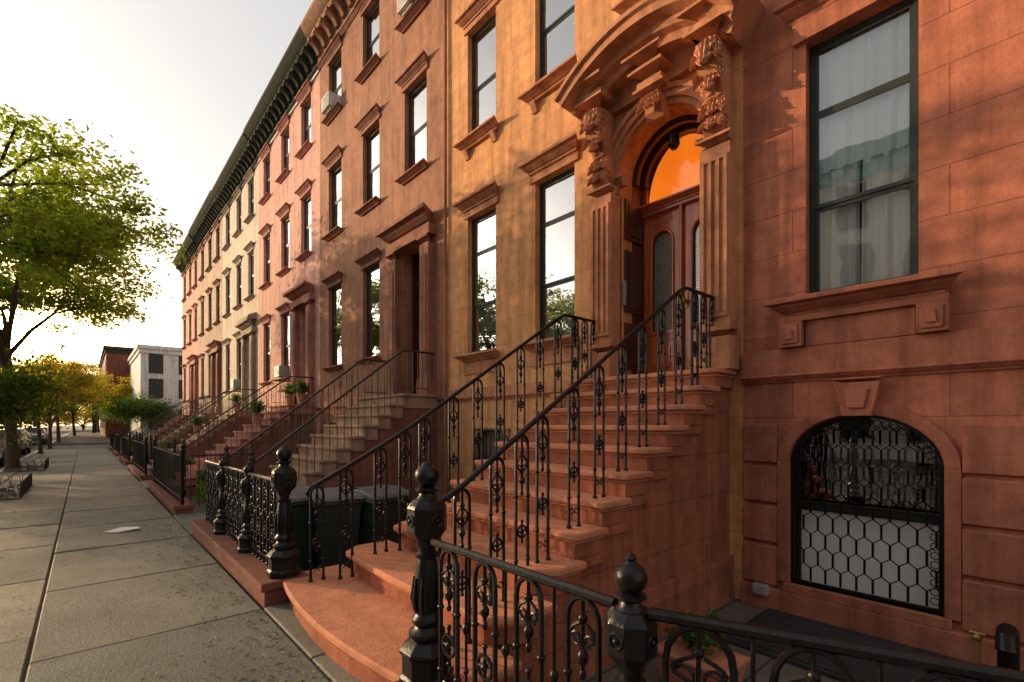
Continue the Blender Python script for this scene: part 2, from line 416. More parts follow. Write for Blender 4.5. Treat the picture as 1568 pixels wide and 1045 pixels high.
g.tube([(gx,AY-.55,.03),(gx,AY+.55,.03)],.018,4); g.tube([(gx,AY-.55,.80),(gx,AY+.55,.80)],.016,4); g.tube([(gx,AY-.55,.74),(gx,AY+.55,.74)],.010,4)
for i in range(1,24):
    a=math.pi*i/24; cy_,cz_=AY-.50*math.cos(a),1.2+.375*math.sin(a)
    g.tube([(gx,cy_+.032*math.cos(2*math.pi*q/8),cz_+.032*math.sin(2*math.pi*q/8)) for q in range(8)],.005,4,closed=True)
for i in range(15):
    for yy_ in (AY-.51,AY+.51):
        cz_=.10+i*.075; g.tube([(gx,yy_+.03*math.cos(2*math.pi*q/8),cz_+.03*math.sin(2*math.pi*q/8)) for q in range(8)],.005,4,closed=True)
ncol=18; cw=1.1/ncol
for i in range(ncol+1):
    base=AY-.55+i*cw; pts=[];z=.05;k=0
    sgn=1 if i%2 else -1
    while z<1.66:
        o=sgn*(cw*.44 if k%2==0 else -cw*.44)
        for zz in (z,z+.125):
            y=max(AY-.55,min(AY+.55,base+o))
            if zz<archz(y)-.01: pts.append((gx,y,zz))
        z+=.165;k+=1
    if len(pts)>1: g.tube(pts,.0075,4)
g.obj('basement_window_grille','iron',H.e)
b=MB(); b.box(D+.17,D+.18,.62,1.74,.0,.72); b.obj('basement_white_panel','blind',H.e,smooth=0)
b=MB(); b.box(D+.15,D+.21,.62,1.74,.72,.80)
b.box(D+.13,D+.2,.61,.66,0,1.5); b.box(D+.13,D+.2,1.70,1.75,0,1.5)
b.obj('basement_window_frame','frame',H.e,smooth=0)
b=MB()
for c in (.98,1.33):
    for k in range(8): b.box(D+.19,D+.22,c-.13,c+.13,.92+k*.055,.945+k*.055)
    b.box(D+.22,D+.23,c-.16,c+.16,.88,1.38)
b.obj('basement_vent_louvres','grey',H.e,smooth=0)
b=MB(); b.add([(D+.16,.62,.8),(D+.16,1.74,.8),(D+.16,1.74,1.64),(D+.16,.62,1.64)],[(3,2,1,0)]); b.obj('basement_glass','glass',H.e,smooth=0,recalc=False)
H.finish(-6,2.2,12.3,side=(1,0))
cornice(H.e,-6,2.2,12.35,'cornb')

# ============================ HOUSE 1 ======================================
H=House('brownstone_house','h1','trim1'); H.glm='glassf'
for y in (4.94,6.69):
    H.win(y,.80,2.80,5.27,(3.68,4.62),blind=.95 if y<6 else .85)
    H.sill(y,.80,2.80,.2,.13,False,.2); H.hood(y,.80,5.27,.2,.17,.2,.12)
    H.t.box(D-.03,D+.02,y-.5,y+.5,2.45,2.668)
    H.win(y,.80,6.62,8.62,(7.6,),blind=.5); H.sill(y,.80,6.62,.2,.13,True,.2); H.hood(y,.8,8.62,.18,.16,.18,.1)
    H.win(y,.80,10.0,11.7,(10.8,))
H.win(3.17,.80,6.85,8.62,(7.7,),blind=.4); H.sill(3.17,.8,6.85,.2,.13,True,.2); H.win(3.17,.80,10.0,11.7,(10.8,))
DY,DW,ZL=3.17,1.18,2.13
H.holes.append((DY-DW/2,DY+DW/2,ZL,5.34))
H.holes.append((5.9,6.9,.35,1.5))
H.win(6.4,1.0,.35,1.5,(.95,),blind=.5,reg=False)
t=H.t
moulding(t,4.1,7.74,1.97,2.048,.07,ret=False); t.box(D-.03,D+.02,4.1,7.74,2.05,2.2)
t.box(D-.06,D+.02,4.35,7.74,-.32,.05)
g=MB()
for i in range(9): g.tube([(D-.02,5.94+i*.115,.36),(D-.02,5.94+i*.115,1.5)],.008,5)
for z in (.4,.95,1.45): g.box(D-.03,D-.015,5.9,6.9,z,z+.025)
g.obj('basement_window_bars','iron',H.e)
f=MB(); arch_fill(f,5.9,6.9,1.2,1.502,D-.002,D+.07,rise=.28); f.obj('basement_arch','h1',H.e,smooth=20)
s=MB()
for sg in (-1,1):
    c=DY+sg*.755; a,b=c-.165,c+.165
    s.box(D-.27,D+.02,a-.03,b+.03,ZL,ZL+.34); moulding(s,a-.045,b+.045,ZL+.34,ZL+.43,.28)
    s.box(D-.2,D+.02,a,b,ZL+.43,4.5)
    for o in (-.125,-.042,.042,.125):
        s.box(D-.225,D-.199,c+o-.018,c+o+.018,ZL+.6,4.34)
    s.box(D-.222,D-.199,c-.145,c+.145,4.342,4.38); s.box(D-.222,D-.199,c-.145,c+.145,ZL+.56,ZL+.598)
    moulding(s,a-.03,b+.03,4.5,4.6,.26)
    S=[(0,4.6),(.16,4.6),(.24,4.66),(.27,4.74),(.23,4.83),(.2,4.92),(.22,5.02),(.30,5.14),(.38,5.28),(.42,5.42),(.40,5.52),(.34,5.56),(0,5.56)]
    s.ext([(D-o+(.02 if o==0 else 0),z) for o,z in S],'y',c-.105,c+.105)
    moulding(s,a-.05,b+.05,5.56,5.66,.47); s.box(D-.42,D+.02,a-.01,b+.01,5.66,5.74); moulding(s,a-.09,b+.09,5.74,5.86,.55)
for r0,r1,o in ((.595,.66,.05),(.66,.74,.085),(.74,.80,.12)):
    s.arc(DY,4.745,-math.pi/2,math.pi/2,32,[(-.03,r0),(o,r0+.004),(o,r1),(-.03,r1)])
for sg in (-1,1):
    moulding(s,DY+.49 if sg>0 else DY-.59,DY+.59 if sg>0 else DY-.49,4.62,4.74,.12)
s.box(D-.10,D+.02,DY-.92,DY+.92,5.57,5.86)
HR=1.78; HC=6.10-HR; aa=math.asin(1.12/HR)
s.arc(DY,HC,-aa,aa,28,[(-.02,HR-.24),(.30,HR-.24),(.33,HR-.17),(.42,HR-.15),(.45,HR-.08),(.60,HR-.06),(.60,HR+.03),(.64,HR+.05),(.64,HR+.10),(-.02,HR+.12)])
n=20
s.ext([(DY+ (HR-.2)*math.sin(-aa*.93+2*aa*.93*i/n),HC+(HR-.2)*math.cos(-aa*.93+2*aa*.93*i/n)) for i in range(n+1)]+[(DY+1.0,5.87),(DY-1.0,5.87)],'x',D-.13,D+.02)
for k,(w,p,z0,z1) in enumerate(((.20,.30,5.42,5.52),(.22,.38,5.60,5.70),(.25,.46,5.74,5.84))):
    moulding(s,DY-w,DY+w,z0,z1,p)
s.box(D-.27,D+.02,DY-.16,DY+.16,5.52,5.6); s.box(D-.34,D+.02,DY-.2,DY+.2,5.70,5.74)
s.ext([(D+.02,5.18),(D-.12,5.18),(D-.18,5.24),(D-.17,5.31),(D-.24,5.38),(D-.26,5.42),(D+.02,5.42)],'y',DY-.11,DY+.11)
s.obj('door_surround','trim1',H.e,bevel=.005)
c_=MB(); rnd=random.Random(5)
def acanthus(mb,x,y,z,L,W,curl,side=0,lean=.0):
    """leaf rooted at (x,y,z), hanging down, tip curling away from the wall (-x)"""
    nt_,nw=24,16; vs=[];fs=[]
    for i in range(nt_+1):
        t_=i/nt_
        lobe=abs(math.sin(t_*math.pi*3.5))
        w=W*(.35+.65*math.sin(math.pi*min(1,t_*.9+.12)))*(.72+.42*lobe)
        if i==nt_: w=W*.08
        cx=x-.015-.05*math.sin(math.pi*t_*.8)-curl*max(0,t_-.6)**1.5*4
        cz=z-L*t_+curl*1.4*max(0,t_-.75)**1.2*2
        cy=y+side*.05*t_+lean*t_
        for j in range(nw+1):
            u=j/nw*2-1
            vs.append((cx+.5*W*u*u*.9+.011*math.cos(u*math.pi*4.0)-.008*(lobe-.5)*abs(u),cy+w*u,cz+.35*w*abs(u)))
    for i in range(nt_):
        for j in range(nw):
            a=i*(nw+1)+j; fs.append((a,a+1,a+nw+2,a+nw+1))
    mb.add(vs,fs)
for sg in (-1,1):
    c=DY+sg*.755
    acanthus(c_,D-.40,c,5.53,.34,.105,.07)
    for o in (-1,1):
        acanthus(c_,D-.36,c+o*.085,5.50,.26,.055,.05,side=o)
        acanthus(c_,D-.30,c+o*.10,5.28,.22,.05,.05,side=o)
        acanthus(c_,D-.21,c+o*.08,4.98,.22,.05,.05,side=o)
        acanthus(c_,D-.24,c+o*.07,4.78,.16,.045,.04,side=o)
    acanthus(c_,D-.31,c,5.22,.26,.085,.07)
    acanthus(c_,D-.22,c,5.00,.24,.085,.07)
    acanthus(c_,D-.25,c,4.80,.18,.075,.05)
    for sy in (-1,1):
        for (cx,cz,R0) in ((.30,5.42,.11),(.17,4.73,.09)):
            c_.tube([(D-cx-R0*(1-t/20)*math.cos(t*.6),c+sy*.108,cz+R0*(1-t/20)*math.sin(t*.6)) for t in range(19)],.012,6)
            c_.ball((D-cx,c+sy*.112,cz),.022,8)
    for q_ in range(3): c_.ball((D-.28-.015*q_,c,5.02+.045*q_),.03,10,1,1.8,.8)
for o in (-1,0,1): acanthus(c_,D-.24,DY+o*.07,5.42,.24,.06 if o else .075,.06,side=o)
for sg in (-1,1):
    for k in range(3): c_.tube([(D-.10-.03*k,DY+sg*.63+.05*math.cos(t*.7),4.56-.05*k+.05*math.sin(t*.7)) for t in range(8)],.018,6)
ca=c_.obj('carved_acanthus','trim1',H.e,smooth=60,recalc=False)
f=MB(); arch_fill(f,DY-DW/2,DY+DW/2,4.745,5.342,D-.002,D+.26); f.obj('door_arch_spandrel','h1',H.e,smooth=20)
v=MB(); X0,X1=D+.02,D+.62; a,b=DY-.588,DY+.588
v.box(D+.262,X1,b-.001,b+.06,ZL,4.74); v.box(D+.262,X1,a-.06,a+.001,ZL,4.74)
for (y,sg) in ((a,1),(b,-1)):
    for z0,z1 in ((ZL+.15,ZL+.75),(ZL+.9,ZL+1.7),(ZL+1.85,4.5)):
        yy=sorted((y+sg*.002,y+sg*.03)); v.box(D+.08,D+.46,yy[0],yy[1],z0,z1)
        yy=sorted((y+sg*.03,y+sg*.042)); v.box(D+.14,D+.42,yy[0],yy[1],z0+.06,z1-.06)
v.arc(DY,4.745,-math.pi/2,math.pi/2,28,[(-.262,.588),(-.262,.66),(-.70,.66),(-.70,.588)])
v.arc(DY,4.745,-math.pi/2,math.pi/2,28,[(-.44,.50),(-.44,.60),(-.56,.60),(-.56,.50)])
v.arc(DY,4.745,-math.pi/2,math.pi/2,28,[(-.30,.54),(-.30,.595),(-.36,.595),(-.36,.54)])
v.obj('vestibule_lining','doord',H.e)
ic=MB(); ic.box(D+.02,D+.07,b-.045,b-.02,3.1,3.42); ic.box(D+.03,D+.06,b-.052,b-.045,3.14,3.3); ic.obj('intercom_panel','grey',H.e,bevel=.004)
d=MB(); dx=D+.50
d.box(dx-.06,dx+.08,a,b,4.34,4.46); moulding(d,a,b,4.38,4.46,.1,x=dx-.05,ret=False)
d.box(dx,dx+.06,a,a+.07,4.46,4.75); d.box(dx,dx+.06,b-.07,b,4.46,4.75)
for sg in (-1,1):
    y0,y1=(a+.02,DY-.006) if sg<0 else (DY+.006,b-.02)
    yc=(y0+y1)/2; w=y1-y0; gw=w/2-.12
    d.box(dx,dx+.05,y0,y0+.12,ZL+.02,4.34); d.box(dx,dx+.05,y1-.12,y1,ZL+.02,4.34)
    d.box(dx+.001,dx+.049,y0+.12,y1-.12,ZL+.02,ZL+.62)
    arch_fill(d,y0+.12,y1-.12,3.95,4.34,dx+.001,dx+.049)
    d.box(dx-.02,dx,y0+.1,y1-.1,ZL+.12,ZL+.50); d.box(dx-.032,dx-.02,y0+.15,y1-.15,ZL+.17,ZL+.45)
    d.tube([(dx-.005,yc-gw,ZL+.64),(dx-.005,yc-gw,3.95)]+[(dx-.005,yc-gw*math.cos(math.pi*i/12),3.95+gw*math.sin(math.pi*i/12)) for i in range(1,12)]+[(dx-.005,yc+gw,3.95),(dx-.005,yc+gw,ZL+.64)],.02,8)
    d.box(dx-.02,dx+.02,y0+.1,y1-.1,ZL+.61,ZL+.66)
d.tube([(dx-.03,DY,ZL+.02),(dx-.03,DY,4.34)],.025,8)
d.obj('front_door','door',H.e,bevel=.004)
k=MB(); k.ball((dx-.07,DY-.06,ZL+.98),.035,12); k.box(dx-.015,dx,DY-.08,DY-.04,ZL+.9,ZL+1.1); k.obj('door_knob','brass',H.e)
k=MB()
for sg in (-1,1):
    y0,y1=(a+.14,DY-.126) if sg<0 else (DY+.126,b-.14)
    z=ZL+.66
    while z<4.12: k.add([(dx+.05,y0,z),(dx+.05,y1,z),(dx+.066,y1,z+.02),(dx+.066,y0,z+.02)],[(0,1,2,3)]); z+=.026
k.obj('door_blinds','blind',H.e,smooth=0)
k=MB()
for sg in (-1,1):
    y0,y1=(a+.12,DY-.12) if sg<0 else (DY+.12,b-.12)
    k.add([(dx+.03,y0,ZL+.62),(dx+.03,y1,ZL+.62),(dx+.03,y1,4.12),(dx+.03,y0,4.12)],[(3,2,1,0)])
k.obj('door_glass','glass',H.e,smooth=0,recalc=False)
k=MB(); n=24; k.ext([(DY-.51*math.cos(math.pi*i/n),4.5+.74*math.sin(math.pi*i/n)*1.0) for i in range(n+1)],'x',dx+.04,dx+.05); k.obj('fanlight','fanglow',H.e,smooth=0)
k=MB(); k.box(dx+.2,dx+.23,a-.3,b+.3,ZL,5.5); k.obj('hall_backing','dark',H.e)
k=MB(); k.lathe(D+.3,DY,[(.02,5.2),(.06,5.18),(.07,5.04),(.05,5.0),(.03,4.98)],12); k.obj('porch_lantern','iron',H.e)
H.finish(2.2,7.74,12.3)
cornice(H.e,2.2,7.74,12.35,'cornb')
p=MB(); p.tube([(D-.05,7.74,0),(D-.05,7.74,12)],.03,8); p.obj('drain_pipe','h2',H.e)

# ============================ ROW HOUSES ====================================
def stepper(name,y0,y1,xl,run,zt,nr,matb,matt,side='wallside'):
    e=empty(name); b=MB(); tr=MB(); sd=MB()
    rise=zt/nr
    xs=[xl-run*k for k in range(nr)]
    prev=D+.0
    for k in range(nr):
        z=zt-rise*k; x=xs[k]
        b.box(x,prev,y0,y1,z-.055-(rise if k<nr-1 else rise-.055)*.999-(.02),z-.055)
        if z-.3>-.3: sd.box(x+.02,prev+.02 if k else prev,y0+.03,y1-.03,-.32,z-.27)
        tr.box(x-.035,prev-(.0 if k==0 else .002)+(.03 if k else 0),y0-.04,y1+.04,z-.054,z)
        prev=x
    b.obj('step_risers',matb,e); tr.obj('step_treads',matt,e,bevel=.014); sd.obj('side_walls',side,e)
    return e
def simplerail(name,y,xl,run,zt,nr,xb):
    e=empty(name); m=MB(); rise=zt/nr; h=.82
    x0=xl+.05; xbt=xl-run*(nr-1)+.08
    zb=rise+h
    m.tube([(D-.03,y,zt+h),(x0,y,zt+h),(xbt,y,zb),(xbt-.1,y,zb-.05)],.022,6)
    m.tube([(D-.03,y,zt+.12),(x0,y,zt+.12)],.012,4)
    n=6
    for i in range(n):
        x=D-.08-i*(D-.08-x0)/n; m.tube([(x,y,zt),(x,y,zt+h)],.009,4)
    for k in range(1,nr):
        z=zt-rise*k
        for f in (.2,.7):
            x=xl-run*k+run*f; zr=zt+h+(x-x0)*(zt+h-zb)/(x0-xbt); zr=min(zr,zt+h)
            m.tube([(x,y,z),(x,y,zr)],.009,4)
            if f==.2: m.tube([(x,y-.0,zr-.14),(x+.04,y,zr-.2),(x,y,zr-.26),(x-.04,y,zr-.2)],.007,4,closed=True)
    m.lathe(xbt-.1,y,[(.045,rise-.2),(.045,zb),(.06,zb+.02),(.03,zb+.06),(.05,zb+.11),(.02,zb+.16),(.0,zb+.17)],10)
    m.obj('railing_bars','ironold',e)

def rowhouse(y0,wm,tm,cm,width=6.68,doorstyle=0,zoff=0,last=False,glm='glassf'):
    H=House('brownstone_house',wm,tm); H.glm=glm
    dc=y0+1.28; cols=(y0+1.2,y0+3.3,y0+5.55)
    near=y0<10
    for i,y in enumerate(cols):
        rows=[(6.85,8.75),(10.15,11.75)]
        if i: rows=[(3.15,5.40)]+rows
        for z0,z1 in rows:
            H.win(y,.90,z0,z1,((z0+z1)/2,),far=not near)
            H.sill(y,.90,z0,.17,.11,False,.16); H.hood(y,.90,z1,.17,.15,.16,.1)
        if i: H.win(y,.9,.3,1.6,(.95,),far=True,blind=.3)
    H.holes.append((dc-.5,dc+.5,2.13,5.3))
    t=H.t
    for sg in (-1,1):
        c=dc+sg*.68; t.box(D-.16,D+.02,c-.17,c+.17,2.13,5.15); t.box(D-.21,D+.02,c-.2,c+.2,2.13,2.45); moulding(t,c-.2,c+.2,5.15,5.28,.22)
        t.box(D-.18,D-.158,c-.1,c+.1,2.6,4.9)
    t.box(D-.18,D+.02,dc-.9,dc+.9,5.302,5.5); moulding(t,dc-1.02,dc+1.02,5.5,5.80,.38)
    if doorstyle: t.ext([(D+.02,5.8),(D-.34,5.8),(D-.3,5.95),(D+.02,6.1)],'y',dc-.95,dc+.95)
    moulding(t,y0+.02,y0+width-.02,1.98,2.06,.06,ret=False)
    d=MB()
    d.box(D+.26,D+.5,dc-.56,dc-.5,2.13,5.3); d.box(D+.26,D+.5,dc+.5,dc+.56,2.13,5.3); d.box(D+.42,D+.48,dc-.5,dc+.5,2.13,5.35)
    for sg in (-1,1):
        for z0,z1 in ((2.3,2.95),(3.1,4.5)): d.box(D+.39,D+.42,dc+sg*.24-.17,dc+sg*.24+.17,z0,z1)
    d.box(D+.36,D+.42,dc-.5,dc+.5,4.62,4.72)
    d.obj('entry_door','doord',H.e)
    H.finish(y0,y0+width,12.3,side=(0,last))
    cornice(H.e,y0+.005,y0+width-.005,12.35+zoff,cm)
    if cm=='cornice':
        b=MB(); b.box(D-.045,D+.02,y0+.01,y0+width-.01,11.95,12.09+zoff); b.obj('frieze_band','white' if wm!='h5' else tm,H.e)
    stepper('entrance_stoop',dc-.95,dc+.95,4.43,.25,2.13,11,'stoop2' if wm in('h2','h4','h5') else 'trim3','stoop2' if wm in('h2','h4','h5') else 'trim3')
    for s_ in (-.86,.86): simplerail('stoop_railing',dc+s_,4.43,.25,2.13,11,1.9)
    return H
ys=7.74
specs=[('h2','trim2','cornb',0,0),('h3','trim3','cornice',0,0),('h4','trim4','cornice',1,-.05),('h5','trim2','cornice',0,.05),('h6','trim3','cornice',0,-.04)]
for i,(a,b,c,dstyle,zo) in enumerate(specs):
    rowhouse(ys,a,b,c,doorstyle=dstyle,zoff=zo,last=(i==4),glm='glassf'); ys+=6.68
def ac(y,z):
    e=empty('window_air_conditioner'); m=MB(); m.box(D-.28,D+.14,y-.27,y+.27,z+.03,z+.4)
    for k in range(8): m.box(D-.288,D-.28,y-.24,y+.24,z+.07+k*.038,z+.085+k*.038)
    m.box(D-.2,D-.1,y-.2,y+.2,z-.02,z+.03); m.obj('casing','grey' if z<9 else 'white',e,bevel=.01)
ac(13.29,10.15); ac(8.94,10.15); ac(17.72,3.15); ac(24.4,3.15)

# ============================ STOOP 1 ======================================
e=empty('entrance_stoop'); b=MB(); tr=MB(); sd=MB()
rise=2.13/11; X=[4.78-.305*k for k in range(8)]+[2.28,1.86,1.36]
Y0,Y1=2.30,4.24
def outline(k,ov,ret=.0):
    x=X[k]-ov
    if k<8:
        return [(x,Y0-ov),(x,Y1+ov)]
    fl={8:(.04,.10,.03),9:(.10,.22,.06),10:(.22,.36,.13)}[k]
    a,b_=Y0-fl[0]-ov,Y1+fl[1]+ov
    n=16; pts=[]
    rc=.16
    for i in range(n+1):
        f=i/n; y=a+(b_-a)*f; bul=fl[2]*math.sin(math.pi*f)
        edge=min(f,1-f)*(b_-a)
        cc=0 if edge>rc else rc-math.sqrt(rc*rc-(rc-edge)**2)
        pts.append((x-bul+cc,y))
    return pts
for k in range(11):
    z=2.13-rise*k; back=(X[k-1]+.03) if k else D+.0
    o=outline(k,.045); tr.ext([(back,o[0][1])]+o+[(back,o[-1][1])],'z',z-.055,z)
    o=outline(k,.018); tr.ext([(back-.03,o[0][1])]+o+[(back-.03,o[-1][1])],'z',z-.085,z-.056)
    o=outline(k,0); bk=X[k-1] if k else D
    b.ext([(bk,o[0][1])]+o+[(bk,o[-1][1])],'z',z-rise-.001 if k<10 else 0.0-.02,z-.061)
    if z-rise>0: sd.box(X[k]+.03,bk+(.03 if k else 0),Y0+.04,Y1-.04,-.32,z-rise-.0)
    if 0<k<9: b.box(X[k]+.02,min(bk+.06,D),Y0+.012,Y1-.012,z-rise-.09,z-rise-.0025)
sd.box(1.7,D,Y0-.01,Y1+.01,-.32,.16)
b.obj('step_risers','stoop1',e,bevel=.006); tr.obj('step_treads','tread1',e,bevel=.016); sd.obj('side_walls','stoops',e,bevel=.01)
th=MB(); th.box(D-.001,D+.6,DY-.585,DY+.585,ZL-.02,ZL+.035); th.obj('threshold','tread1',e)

def ubal(m,px,py,dx,dy,z0,zt,w,detail=2,z0b=None):
    """arched cast baluster in vertical plane through (px,py) along (dx,dy)"""
    def P(u,z,o=0): return (px+dx*u-dy*o,py+dy*u+dx*o,z)
    r=.0115; h=zt-z0; n=8
    m.tube([P(-w,z0),P(-w,zt-w*1.2)]+[P(-w*math.cos(math.pi*i/n),zt-w*1.2+w*1.2*math.sin(math.pi*i/n)) for i in range(1,n)]+[P(w,zt-w*1.2),P(w,z0)],r,6)
    for s_ in (-w,w):
        for zz,rr in ((z0+.012,.021),(z0+h*.22,.018),(z0+h*.62,.018)): m.ball(P(s_,zz),rr,8,1,1,.8)
    m.tube([P(0,zt),P(0,zt-h*.36)],.008,5)
    m.ball(P(0,zt-h*.10),.018,8); m.ball(P(0,zt-h*.28),.021,8,1,1,1.4); m.ball(P(0,zt-h*.36),.013,8,1,1,1.6)
    if detail>1:
        for s_ in (-1,1):
            m.tube([P(s_*w*(.15+.65*math.sin(t*.52)),zt-h*.12-h*.018*t) for t in range(0,8)],.007,5)
            m.tube([P(s_*(w*.45+w*.3*math.cos(t*.7)),zt-h*.20+w*.3*math.sin(t*.7)) for t in range(0,8)],.006,5)
            m.tube([P(s_*(w*.5+w*.35*math.cos(t*.7)),z0+h*.12+w*.35*math.sin(t*.7)) for t in range(0,8)],.006,5)
    zc_=z0+h*.40; R_=w*.72
    m.tube([P(R_*math.cos(2*math.pi*i/12),zc_+R_*math.sin(2*math.pi*i/12)) for i in range(12)],.009,6,closed=True)
    m.tube([P(-w,zc_),P(w,zc_)],.007,5); m.tube([P(0,zc_-w*1.2),P(0,zc_+w*1.2)],.008,5); m.ball(P(0,zc_),.019,8)
    m.ball(P(0,zc_+w*1.25),.013,8); m.ball(P(0,zc_-w*1.25),.013,8)
def ironrail(name,path,posts,end_curl=True):
    e=empty(name); m=MB(); m.tube(path,.019,8); m.obj('handrail','iron',e)
    q=MB()
    for a in posts: ubal(q,*a)
    q.obj('cast_balusters','iron',e,smooth=50); return e
def railz(x): return 1.12+(x-1.655)*.648 if x<4.4 else 2.90
YR=2.43
path=[(D-.02,YR,2.90),(4.46,YR,2.90),(4.40,YR,2.89)]+[(x,YR,railz(x)) for x in (4.3,3.4,2.5,1.75)]+[(1.62,YR,1.11),(1.54,YR,1.09),(1.49,YR,1.04),(1.50,YR,.99),(1.54,YR,.98)]
posts=[]
for k in range(1,11):
    z=2.13-rise*k; x=X[k]+(.13 if k<8 else .16)
    posts.append((x,YR,1,0,z,railz(x)-.02,.055))
    if k in (9,10): posts.append((x+.22,YR,1,0,z,railz(x+.22)-.02,.055))
for x in (4.62,4.80,4.98,5.12): posts.append((x,YR,1,0,2.13 if x>4.7 else 2.13-rise,2.88,.055))
ironrail('stoop_railing',path,posts)
YL=4.02
def yl(x): return YL+(max(0,2.4-x)/.95)**1.6*.30
path=[(D-.02,YL,2.90),(4.46,YL,2.90),(4.40,YL,2.89)]+[(x,yl(x),railz(x)) for x in (4.3,3.4,2.5,2.3,2.1,1.9,1.7,1.55)]+[(1.48,yl(1.45),1.0),(1.45,yl(1.45),.95),(1.48,yl(1.45),.92)]
posts=[]
for k in range(1,11):
    z=2.13-rise*k; x=X[k]+(.13 if k<8 else .16)
    posts.append((x,yl(x),1,0,z,railz(x)-.02,.055))
    if k in (9,10): posts.append((x+.22,yl(x+.22),1,0,z,railz(x+.22)-.02,.055))
for x in (4.62,4.80,4.98,5.12): posts.append((x,YL,1,0,2.13 if x>4.7 else 2.13-rise,2.88,.055))
ironrail('stoop_railing',path,posts)

def newel(name,x,y,z0,s=1.0,finial=False,par=None):
    e=par or empty(name); o=MB(); m=MB()
    def Z(z): return z0+(z)*s
    o.lathe(x,y,[(.145*s,Z(0)),(.145*s,Z(.05)),(.13*s,Z(.065)),(.13*s,Z(.16)),(.145*s,Z(.175)),(.145*s,Z(.19)),(.11*s,Z(.225)),(.085*s,Z(.24))],8,math.pi/8)
    pr=[(.085,.24),(.095,.255),(.095,.275),(.07,.29),(.062,.305),(.078,.325),(.08,.345),(.062,.365),(.058,.38),(.066,.42),(.070,.47),(.066,.54),(.056,.62),(.050,.655),(.062,.665),(.062,.68),(.045,.69),(.043,.71),(.056,.725),(.056,.74),(.07,.76)]
    m.lathe(x,y,[(r*s,Z(z)) for r,z in pr],24)
    o.lathe(x,y,[(.075*s,Z(.76)),(.098*s,Z(.79)),(.105*s,Z(.80)),(.105*s,Z(.92)),(.098*s,Z(.935)),(.07*s,Z(.965))],8,math.pi/8)
    for i in range(4):
        a=i*math.pi/2; cx,cy=x+math.cos(a)*.098*s,y+math.sin(a)*.098*s
        m.tube([(cx-math.sin(a)*.03*s*math.cos(t*math.pi/5),cy+math.cos(a)*.03*s*math.cos(t*math.pi/5),Z(.86)+.03*s*math.sin(t*math.pi/5)) for t in range(10)],.006*s,6,closed=True)
        m.ball((cx,cy,Z(.86)),.013*s,8)
    pr=[(.06,.965),(.045,.98),(.04,.995),(.062,1.01),(.062,1.02),(.035,1.03)]
    m.lathe(x,y,[(r*s,Z(z)) for r,z in pr],24)
    m.ball((x,y,Z(1.085)),.066*s,20,1,1,.95)
    if finial: m.lathe(x,y,[(.03*s,Z(1.14)),(.018*s,Z(1.155)),(.024*s,Z(1.165)),(.010*s,Z(1.18)),(.001,Z(1.19))],12)
    else: m.lathe(x,y,[(.03*s,Z(1.142)),(.022*s,Z(1.155)),(.001,Z(1.16))],12)
    for i in range(10):
        a=i*math.pi/5; m.tube([(x+math.cos(a)*.066*s,y+math.sin(a)*.066*s,Z(.38)),(x+math.cos(a)*.076*s,y+math.sin(a)*.076*s,Z(.45)),(x+math.cos(a)*.068*s,y+math.sin(a)*.068*s,Z(.56))],[.006*s,.012*s,.004*s],6)
    o.obj('newel_blocks','iron',e,smooth=20,bevel=.004); m.obj('newel_turnings','iron',e,smooth=50)
    return e
newel('cast_iron_newel_post',1.35,2.20,.20); newel('cast_iron_newel_post',1.35,4.63,.20)

def fence(name,p0,p1,zt,zb,sp,w,detail=2,posts=()):
    e=empty(name); m=MB(); q=MB()
    a=Vector((p0[0],p0[1])); b=Vector((p1[0],p1[1])); L=(b-a).length; d=(b-a)/L
    m.tube([(a.x,a.y,zt),(b.x,b.y,zt)],.019,8); m.tube([(a.x,a.y,zb+.07),(b.x,b.y,zb+.07)],.010,4)
    n=max(1,int(L/sp))
    for i in range(n):
        t=(i+.5)*L/n; c=a+d*t; ubal(q,c.x,c.y,d.x,d.y,zb,zt-.015,w,detail)
        if i<n-1:
            c2=a+d*(t+.5*L/n); q.tube([(c2.x,c2.y,zb),(c2.x,c2.y,zt)],.007,5); q.ball((c2.x,c2.y,zb+(zt-zb)*.55),.018,8,1,1,1.5); q.ball((c2.x,c2.y,zb+(zt-zb)*.30),.014,8)
    m.obj('rails','iron',e); q.obj('cast_panels','iron',e,smooth=50)
    for px,py,s_ in posts: newel('post',px,py,zb,s_,True,par=e)
    return e
fence('iron_fence',(1.3,2.06),(1.3,.96),.97,.20,.25,.07,2,posts=((1.3,.90,.80),))
fence('iron_fence',(1.31,.84),(1.62,.03),.97,.20,.27,.095,2)
fence('iron_fence',(1.62,.03),(1.75,-2.5),.97,.20,.29,.095,1)
fence('iron_fence',(1.33,4.78),(1.29,8.0),1.03,.20,.22,.062,2,posts=((1.32,5.75,.8),(1.30,6.9,.8)))
def plainfence(y0,y1,x=1.28):
    e=empty('iron_fence'); m=MB()
    m.tube([(x,y0,1.0),(x,y1,1.0)],.018,4); m.tube([(x,y0,.25),(x,y1,.25)],.012,4)
    n=int((y1-y0)/.13)
    for i in range(n+1): y=y0+(y1-y0)*i/n; m.tube([(x,y,.15),(x,y,1.04)],.008,4)
    for y in (y0,y1): m.tube([(x,y,.1),(x,y,1.12)],.03,6); m.ball((x,y,1.16),.04,8)
    m.tube([(x,y0,1.0),(x+1.0,y0,1.0)],.018,4)
    for i in range(8): m.tube([(x+.125*i,y0,.1),(x+.125*i,y0,1.0)],.008,4)
    m.obj('fence_bars','iron',e)
yy=7.74
for i in range(5):
    plainfence(yy+2.4,yy+6.9); yy+=6.68
